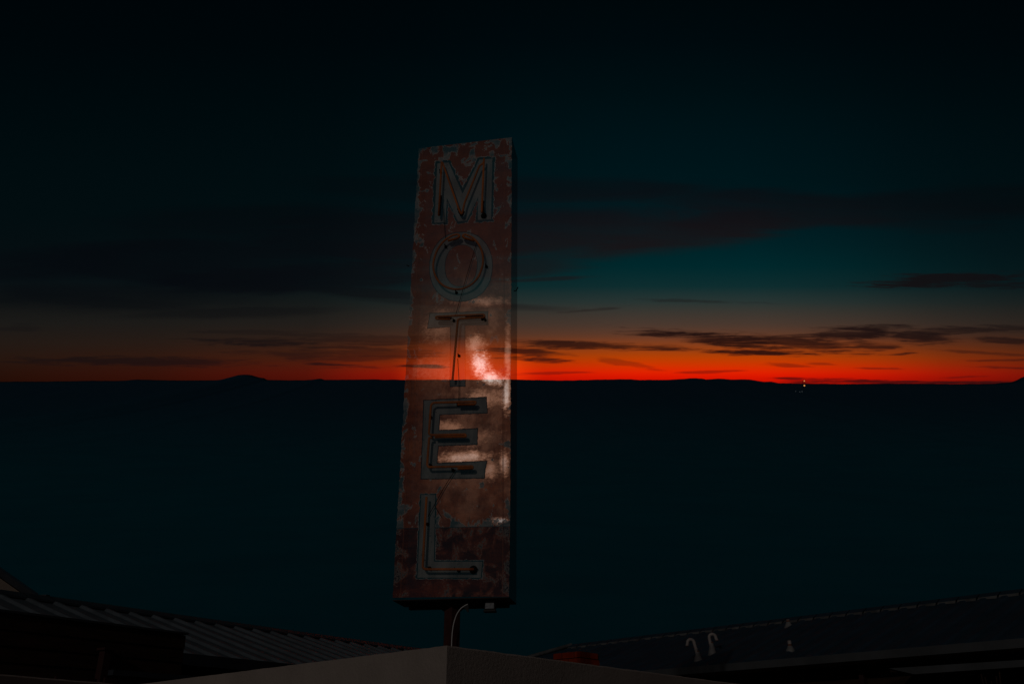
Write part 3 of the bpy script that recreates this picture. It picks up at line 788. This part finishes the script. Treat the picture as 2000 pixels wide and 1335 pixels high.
# dark timber lean-to in front of the left wing
pt = at_h(363, 1238.5, 1.75); pl = on_plane(0, 1193, pt, Vector((math.cos(R(32.3)), -math.sin(R(32.3)), 0)))
dT = az(32.3); nT = az(32.3 - 90)
tb = thing('timber_shed', 'dark brown board clad shed in front of the zinc roof', 'shed', (pt.x, pt.y, 0))
bm = bmesh.new(); zt = pt.z; L = 12.0
nb = 16; bh = (zt - .02) / nb
for i in range(nb):                                       # lapped weatherboards
    z0 = i * bh + .01; z1 = z0 + bh - .004
    a = [pt - Vector((0, 0, pt.z)) - dT * L, pt - Vector((0, 0, pt.z)), pt - Vector((0, 0, pt.z)) + nT * .03, pt - Vector((0, 0, pt.z)) - dT * L + nT * .03]
    lo = [Vector((p.x, p.y, z0)) - (nT * .018 if j < 2 else Vector()) for j, p in enumerate(a)]
    hi = [Vector((p.x, p.y, z1)) for p in a]
    add_hexa(bm, lo, hi)
obj('cladding', local(bm, tb), DKWOOD, tb)
bm = bmesh.new(); q = [pt - dT * L + nT * .034, pt + nT * .034, pt + nT * 1.3, pt - dT * L + nT * 1.3]
add_hexa(bm, [Vector((p.x, p.y, 0)) for p in q], [Vector((p.x, p.y, zt - .03)) for p in q]); obj('wall', local(bm, tb), DKWOOD, tb)
bm = bmesh.new(); q = [pt - dT * (L + .1) - nT * .04, pt + dT * .02 - nT * .04, pt + dT * .02 + nT * 1.35, pt - dT * (L + .1) + nT * 1.35]
add_hexa(bm, [Vector((p.x, p.y, zt)) for p in q], [Vector((p.x, p.y, zt + .03)) for p in q]); obj('roof', local(bm, tb), SLATE, tb)
nTm = Vector((nT.x, nT.y, 0))
def shed_pt(px, py, out): return on_plane(px, py, pt - nT * out, nTm)
bm = bmesh.new(); a = shed_pt(207, 1270, .10)
add_box(bm, Vector((a.x, a.y, a.z / 2)), .13, .13, a.z, R(-32)); add_box(bm, Vector((a.x, a.y, a.z + .02)), .2, .2, .04, R(-32)); obj('post', local(bm, tb), DKRED, tb, bevel=.008)
bm = bmesh.new(); a, b = shed_pt(222, 1306.5, .35), shed_pt(398, 1321, .35); b.z = a.z
add_hexa(bm, [a, b, b - nT * -.12, a - nT * -.12], [v + Vector((0, 0, -.075)) for v in (a, b, b + nT * .12, a + nT * .12)]); obj('gutter', local(bm, tb), SLATE, tb)
bm = bmesh.new()
for (x0, x1, y0, yb) in ((110, 190, 1319, 1350), (206, 290, 1322, 1352)):
    a, b = shed_pt(x0, y0, .30), shed_pt(x1, y0 + 4, .30); c = shed_pt(x1, yb, .30); b.z = a.z
    add_hexa(bm, [a, b, Vector((b.x, b.y, c.z)), Vector((a.x, a.y, c.z))], [v + nT * .04 for v in (a, b, Vector((b.x, b.y, c.z)), Vector((a.x, a.y, c.z)))])
obj('shutter', local(bm, tb), DKRED, tb)

# gabled house behind, top of the left edge
gd = az(62); gn = Vector((gd.y, -gd.x, 0))
g0 = at_y(0, 1112, 24.0)
def gp_(px, py, out=0.0): return on_plane(px, py, g0 - gn * -out, gn)
gh = thing('gabled_house', 'cream gabled house end with dark bargeboard rising behind the zinc roof', 'house', (g0.x, g0.y, 0))
fwd = gn if gn.y < 0 else -gn
A1, A2 = gp_(-75, 1058.5), gp_(74, 1163)
slope = (A2 - A1)
apex = A1; mir = Vector((2 * apex.x, 2 * apex.y, 0))
half = Vector((A2.x - A1.x, A2.y - A1.y, 0)); ev2 = A1 - half; ev2.z = A2.z
bm = bmesh.new(); dp = -fwd * 7.0
for e in (A2, ev2):
    a = [A1, e, e + dp, A1 + dp]; add_hexa(bm, a, [v + Vector((0, 0, .06)) for v in a])
obj('roof', local(bm, gh), ROOFR, gh)
bm = bmesh.new()
for e in (A2, ev2):
    a = [A1 + fwd * .03, e + fwd * .03, e + fwd * .03 - Vector((0, 0, .17)), A1 + fwd * .03 - Vector((0, 0, .17))]
    add_hexa(bm, a, [v - fwd * .06 for v in a])
obj('bargeboard', local(bm, gh), SLATE, gh)
bm = bmesh.new(); add_box(bm, gp_(84, 1165.5) + fwd * .05, .30, .14, .10, R(-14)); obj('gutter', local(bm, gh), SLATE, gh)
wi = -fwd * .55; k = .86
w0, w1 = A1 + wi - Vector((0, 0, .12)), A1.lerp(A2, k) + wi - Vector((0, 0, .12)); w2 = A1.lerp(ev2, k) + wi - Vector((0, 0, .12))
f = [Vector((w2.x, w2.y, 0)), Vector((w1.x, w1.y, 0)), w1, w0, w2]
bm = bmesh.new(); va = [bm.verts.new(p) for p in f]; vb = [bm.verts.new(p - fwd * 6) for p in f]
bm.faces.new(va); bm.faces.new(vb[::-1])
for i in range(5): bm.faces.new((va[i], va[(i + 1) % 5], vb[(i + 1) % 5], vb[i]))
obj('wall', local(bm, gh), CREAM, gh)

# right wing: dark slate-blue ribbed roof
rr0 = at_h(2000, 1156, 3.2); rr1 = at_h(1112, 1263, 3.2)
dRr = rr1 - rr0; dRr.z = 0; Lr = dRr.length; dRr.normalize(); fR = Vector((-dRr.y, dRr.x, 0))
if fR.y > 0: fR = -fR
tanR = math.tan(R(20)); runR = run_to(rr0, fR, tanR, (2000, 1250), (1275, 1311))
perR = .47; n0 = 9; n = n0 + int(Lr / perR); Pr = rr0 - dRr * perR * n0; LR = perR * n
rw = thing('motel_block', 'dark blue roofed motel block with roof vents on the right', 'building', (rr0.x, rr0.y, 0))
bm, nrr = ribbed(Pr, dRr, fR, LR, runR, tanR, n, .034, TRAP); rroof = raw('roof', local(bm, rw), ROOFR, rw)
bm, _ = ribbed(Pr, dRr, -fR, LR, runR, tanR, n, .034, TRAP); bmesh.ops.translate(bm, verts=bm.verts, vec=(0, 0, -.004)); raw('roof', local(bm, rw), ROOFR, rw)
# hip end: the ridge drops away at the far left
hp = Pr + dRr * LR; bm = bmesh.new()
e1 = hp + fR * runR - Vector((0, 0, runR * tanR)) ; e2 = hp - fR * runR - Vector((0, 0, runR * tanR))
hx = dRr * runR
h1, h2 = e1 + hx, e2 + hx
add_quad(bm, [hp, h1, h2, hp + dRr * .001]) if False else None
v = [bm.verts.new(p) for p in (hp, e1, h1, h2, e2)]
bm.faces.new((v[0], v[1], v[2])); bm.faces.new((v[0], v[2], v[3])); bm.faces.new((v[0], v[3], v[4]))
raw('roof', local(bm, rw), ROOFR, rw)
bm = bmesh.new(); nv = Vector(nrr)
for i in range(n):
    a = Pr + dRr * (perR * i + .02); b = Pr + dRr * (perR * (i + 1) - .005)
    dn = lambda k: fR * k - Vector((0, 0, k * tanR))
    add_quad(bm, [a + Vector((0, 0, .085)), b + Vector((0, 0, .085)), b + nv * .05 + dn(.20), a + nv * .05 + dn(.20)], 0)
    a2 = a + dRr * (perR * .0); b2 = b - dRr * (perR * .04)
    add_quad(bm, [a2 + nv * .05 + dn(.20), b2 + nv * .05 + dn(.20), b2 + nv * .018 + dn(.27), a2 + nv * .004 + dn(.275)], 1)
    add_quad(bm, [a + Vector((0, 0, .085)), b + Vector((0, 0, .085)), b + nv * .05 - fR * .2 - Vector((0, 0, .2 * tanR)), a + nv * .05 - fR * .2 - Vector((0, 0, .2 * tanR))], 0)
for (q, w) in ((h1, 1),):
    add_tube(bm, [hp + Vector((0, 0, .07)), q + Vector((0, 0, .05))], .07, 6, 1)
cap = raw('ridge_cap', local(bm, rw), [ROOFR, LIP], rroof)
E0 = Pr + fR * runR - Vector((0, 0, runR * tanR))
gh_ = .125
bm = bmesh.new(); a = [E0 - Vector((0, 0, .0)), E0 + fR * .11 + Vector((0, 0, .035)), E0 + fR * .10 - Vector((0, 0, gh_)), E0 + fR * .01 - Vector((0, 0, gh_))]
add_hexa(bm, a, [v + dRr * LR for v in a]); obj('gutter', local(bm, rw), GUTTER, rw)
bm = bmesh.new(); q = [E0, E0 + dRr * LR, E0 + dRr * LR - fR * .60, E0 - fR * .60]
add_hexa(bm, [Vector((p.x, p.y, E0.z - gh_ - .02)) for p in q], [Vector((p.x, p.y, E0.z - gh_ - .002)) for p in q]); obj('soffit', local(bm, rw), simple('brown_soffit', (.16, .12, .105), .8, .3, 2), rw)
bm = bmesh.new(); q = [E0 - fR * .6, E0 + dRr * LR - fR * .6, E0 + dRr * LR - fR * (2 * runR - .6), E0 - fR * (2 * runR - .6)]
add_hexa(bm, [Vector((p.x, p.y, 0)) for p in q], [Vector((p.x, p.y, E0.z - gh_ - .022)) for p in q]); obj('wall', local(bm, rw), DKWOOD, rw)
wallP = E0 - fR * .6; wn_ = fR
def wall_pt(px, py, out): return on_plane(px, py, wallP + fR * out, fR)
bm = bmesh.new(); a = wall_pt(1682, 1300, .08)
add_box(bm, Vector((a.x, a.y, (E0.z - .2) / 2)), .16, .10, E0.z - .2, R(40)); obj('downpipe', local(bm, rw), DKRED, rw, bevel=.01)
# lower porch eave along the same wall
pa, pb, pcn, pd = wall_pt(1735, 1304, 1.0), wall_pt(1785, 1315.5, 1.0), wall_pt(2040, 1298.3, 1.0), wall_pt(2040, 1284.4, 1.0)
bm = bmesh.new(); a = [pa, pb, pcn, pd]; add_hexa(bm, a, [v - fR * .05 for v in a]); obj('fascia', local(bm, rw), GUTTER, rw)
bm = bmesh.new(); a = [pa - fR * .05, pd - fR * .05, pd - fR * .99, pa - fR * .99]; a = [Vector((p.x, p.y, pa.z - .02)) for p in a]
add_hexa(bm, a, [v - Vector((0, 0, .05)) for v in a]); obj('porch_roof', local(bm, rw), DKWOOD, rw)

# roof vents
def roof_pt(px, py): return on_plane(px, py, Pr, nrr)
def cowl(px, py, tip, sgn, lean, boot=1.0):
    b = roof_pt(px, py); top = on_plane(*tip, b, Vector((0, 1, 0)))
    H = top.z - b.z; r = .040
    bm = bmesh.new(); sx = Vector((sgn, 0, 0)); rad = .085
    ln = Vector((lean * H, 0, 0))
    path = [b + Vector((0, 0, .02)), b + ln * .5 + Vector((0, 0, H * .5)), b + ln + Vector((0, 0, H - rad))]
    c = path[-1] + sx * rad
    for k in range(1, 13):
        t = math.pi * k / 12 * 1.02
        path.append(c - sx * rad * math.cos(t) + Vector((0, 0, rad * math.sin(t))))
    path.append(path[-1] + Vector((sgn * .02, 0, -.06)))
    add_tube(bm, path, r, 12, 0, False)
    add_tube(bm, [path[1] + Vector((0, 0, .0)), path[1] + ln * .1 + Vector((0, 0, .03))], r * 1.18, 12, 0)
    e = path[-1]; add_tube(bm, [e, e + Vector((0, 0, -.012))], r * 1.05, 12, 1)
    z0 = .26 * boot
    add_tube(bm, [b - Vector((0, 0, .09)), b + Vector((0, 0, z0 * .35)), b + Vector((0, 0, z0))], [.14, .085, r * 1.12], 12, 2, False)
    add_tube(bm, [b + Vector((0, 0, z0)), b + Vector((0, 0, z0 + .025))], r * 1.2, 12, 1, False)
    o = raw('vent_pipe', local(bm, rw), [PVC, RUST, LEAD], rroof); o['label'] = 'white gooseneck vent pipe'
cowl(1364, 1288, (1356, 1248), -1, -.14, .75)
cowl(1391.5, 1276, (1387, 1237.5), 1, -.10)
def stub(px, py, tpy, boot):
    b = roof_pt(px, py); top = on_plane(px, tpy, b, Vector((0, 1, 0))); H = top.z - b.z; r = .042
    bm = bmesh.new(); add_tube(bm, [b, b + Vector((0, 0, H))], r, 12, 0)
    z0 = H * boot
    add_tube(bm, [b - Vector((0, 0, .09)), b + Vector((0, 0, z0 * .35)), b + Vector((0, 0, z0))], [.15, .09, r * 1.12], 12, 2, False)
    add_tube(bm, [b + Vector((0, 0, z0)), b + Vector((0, 0, z0 + .035))], r * 1.15, 12, 1, False)
    o = raw('vent_pipe', local(bm, rw), [PVC, RUST, LEAD], rroof); o['label'] = 'short straight vent pipe with conical flashing'
stub(1544, 1271, 1250, .52); stub(1540.5, 1223, 1209, .7)

# faint shoots at the lower right
LEAF = simple('leaf_green', (.012, .030, .010), .7, .4, 6)
tp = thing('leafy_shrub', 'dark leafy shrub barely visible below the porch at bottom right', 'shrub', (0, 0, 0))
bs = on_plane(1936, 1350, wallP + fR * 1.6, fR); tp.location = (bs.x, bs.y, 0)
bm = bmesh.new(); lf = bmesh.new()
for (px, py) in ((1912, 1316), (1916, 1322), (1948, 1311), (1953, 1318), (1930, 1338), (1940, 1328)):
    e = on_plane(px, py, wallP + fR * 1.6, fR); e = e - Vector(tp.location); e.y += random.uniform(-.2, .2)
    mid_ = Vector((e.x * .35, e.y * .3, e.z * .6)); path = smooth_path([Vector((0, 0, 0)), mid_, e], .5, 6); add_tube(bm, path, .012, 6)
    for j in range(26):
        t = random.uniform(.35, 1); q = path[min(int(t * (len(path) - 1)), len(path) - 1)]
        q = Vector((e.x * t, e.y * t, e.z * t)) * .2 + q * .8
        dr = Vector((random.uniform(-1, 1), random.uniform(-1, 1), random.uniform(-.2, .9))).normalized(); sd_ = dr.cross(Vector((0, 0, 1))).normalized() * .022
        l = random.uniform(.10, .2); add_quad(lf, [q, q + dr * l * .5 + sd_, q + dr * l, q + dr * l * .5 - sd_])
raw('stem', bm, DKWOOD, tp); raw('foliage', lf, LEAF, tp)

# far lights on the hills
def lamp_mat(name, col, st):
    m = bpy.data.materials.new(name); m.use_nodes = True; m.node_tree.nodes.clear(); n = NT(m.node_tree)
    out = n.new('ShaderNodeOutputMaterial'); e = n.new('ShaderNodeEmission'); e.inputs[0].default_value = col + (1,); e.inputs[1].default_value = st
    n.l.new(e.outputs[0], out.inputs[0]); return m
BEAC = lamp_mat('amber_beacon', (1.0, .42, .12), .75); DIM = lamp_mat('dim_white_lamp', (.7, .8, .85), .10)
def hill_z(px, py, y): return at_y(px, py, y)
yb_ = YR - 260
bt = at_y(1571, 743.5, yb_); bb = at_y(1571, 752.6, yb_)
foot = at_y(1571, 768, yb_)
bc = thing('beacon_mast', 'far mast with two stacked orange lights on the dark horizon', 'mast', foot)
bm = bmesh.new()
for sx, sy in ((-1, -1), (1, -1), (1, 1), (-1, 1)):
    add_tube(bm, [Vector((sx * 1.2, sy * 1.2, -8)), Vector((sx * .35, sy * .35, bt.z - foot.z))], .18, 5)
for i in range(6):
    z = (bt.z - foot.z) * i / 6; w = 1.2 - .85 * i / 6
    add_tube(bm, [Vector((-w, -w, z)), Vector((w, -w, z + 2.2))], .10, 4); add_tube(bm, [Vector((w, w, z)), Vector((-w, w, z + 2.2))], .10, 4)
raw('lattice', bm, BLACKM, bc)
for q, r in ((bt, 1.7), (bb, 2.2)):
    bm = bmesh.new(); bmesh.ops.create_icosphere(bm, subdivisions=3, radius=r); bmesh.ops.scale(bm, vec=(1, 1, .85), verts=bm.verts)
    bmesh.ops.translate(bm, verts=bm.verts, vec=q - foot); raw('beacon_lamp', bm, BEAC, bc, True)
for (px, py, r, lab) in ((1554, 764.3, 1.2, 'faint white light alone on the dark hillside, left of two dimmer lights'), (1562, 765, .9, 'faint light between two others below the orange lights'), (1566.5, 764.2, .9, 'faint light right of two others, directly below the orange lights')):
    p = at_y(px, py, YR - 320)
    t = thing('hillside_lamp', lab, 'lamp', p, 0, 'faint lights on the far hillside')
    bm = bmesh.new(); add_tube(bm, [Vector((0, 0, -14)), Vector((0, 0, 0))], .25, 6); raw('post', bm, BLACKM, t)
    bm = bmesh.new(); bmesh.ops.create_icosphere(bm, subdivisions=2, radius=r); bmesh.ops.scale(bm, vec=(1.5, 1, .8), verts=bm.verts); raw('lamp_head', bm, DIM, t, True)

# ------------------------------------------------------------------ camera & render settings
cam = bpy.data.cameras.new('camera'); co_ = bpy.data.objects.new('camera', cam); C.objects.link(co_)
cam.sensor_width = 36; cam.lens = F / 2000 * 36; cam.clip_start = .1; cam.clip_end = 20000
co_.location = EYE; co_.rotation_euler = (R(90) + PITCH, 0, 0)
S.camera = co_
S.view_settings.view_transform = 'Standard'; S.view_settings.look = 'None'; S.view_settings.exposure = 0; S.view_settings.gamma = 1
S.cycles.max_bounces = 8; S.cycles.transparent_max_bounces = 16
S.cycles.sample_clamp_indirect = 2
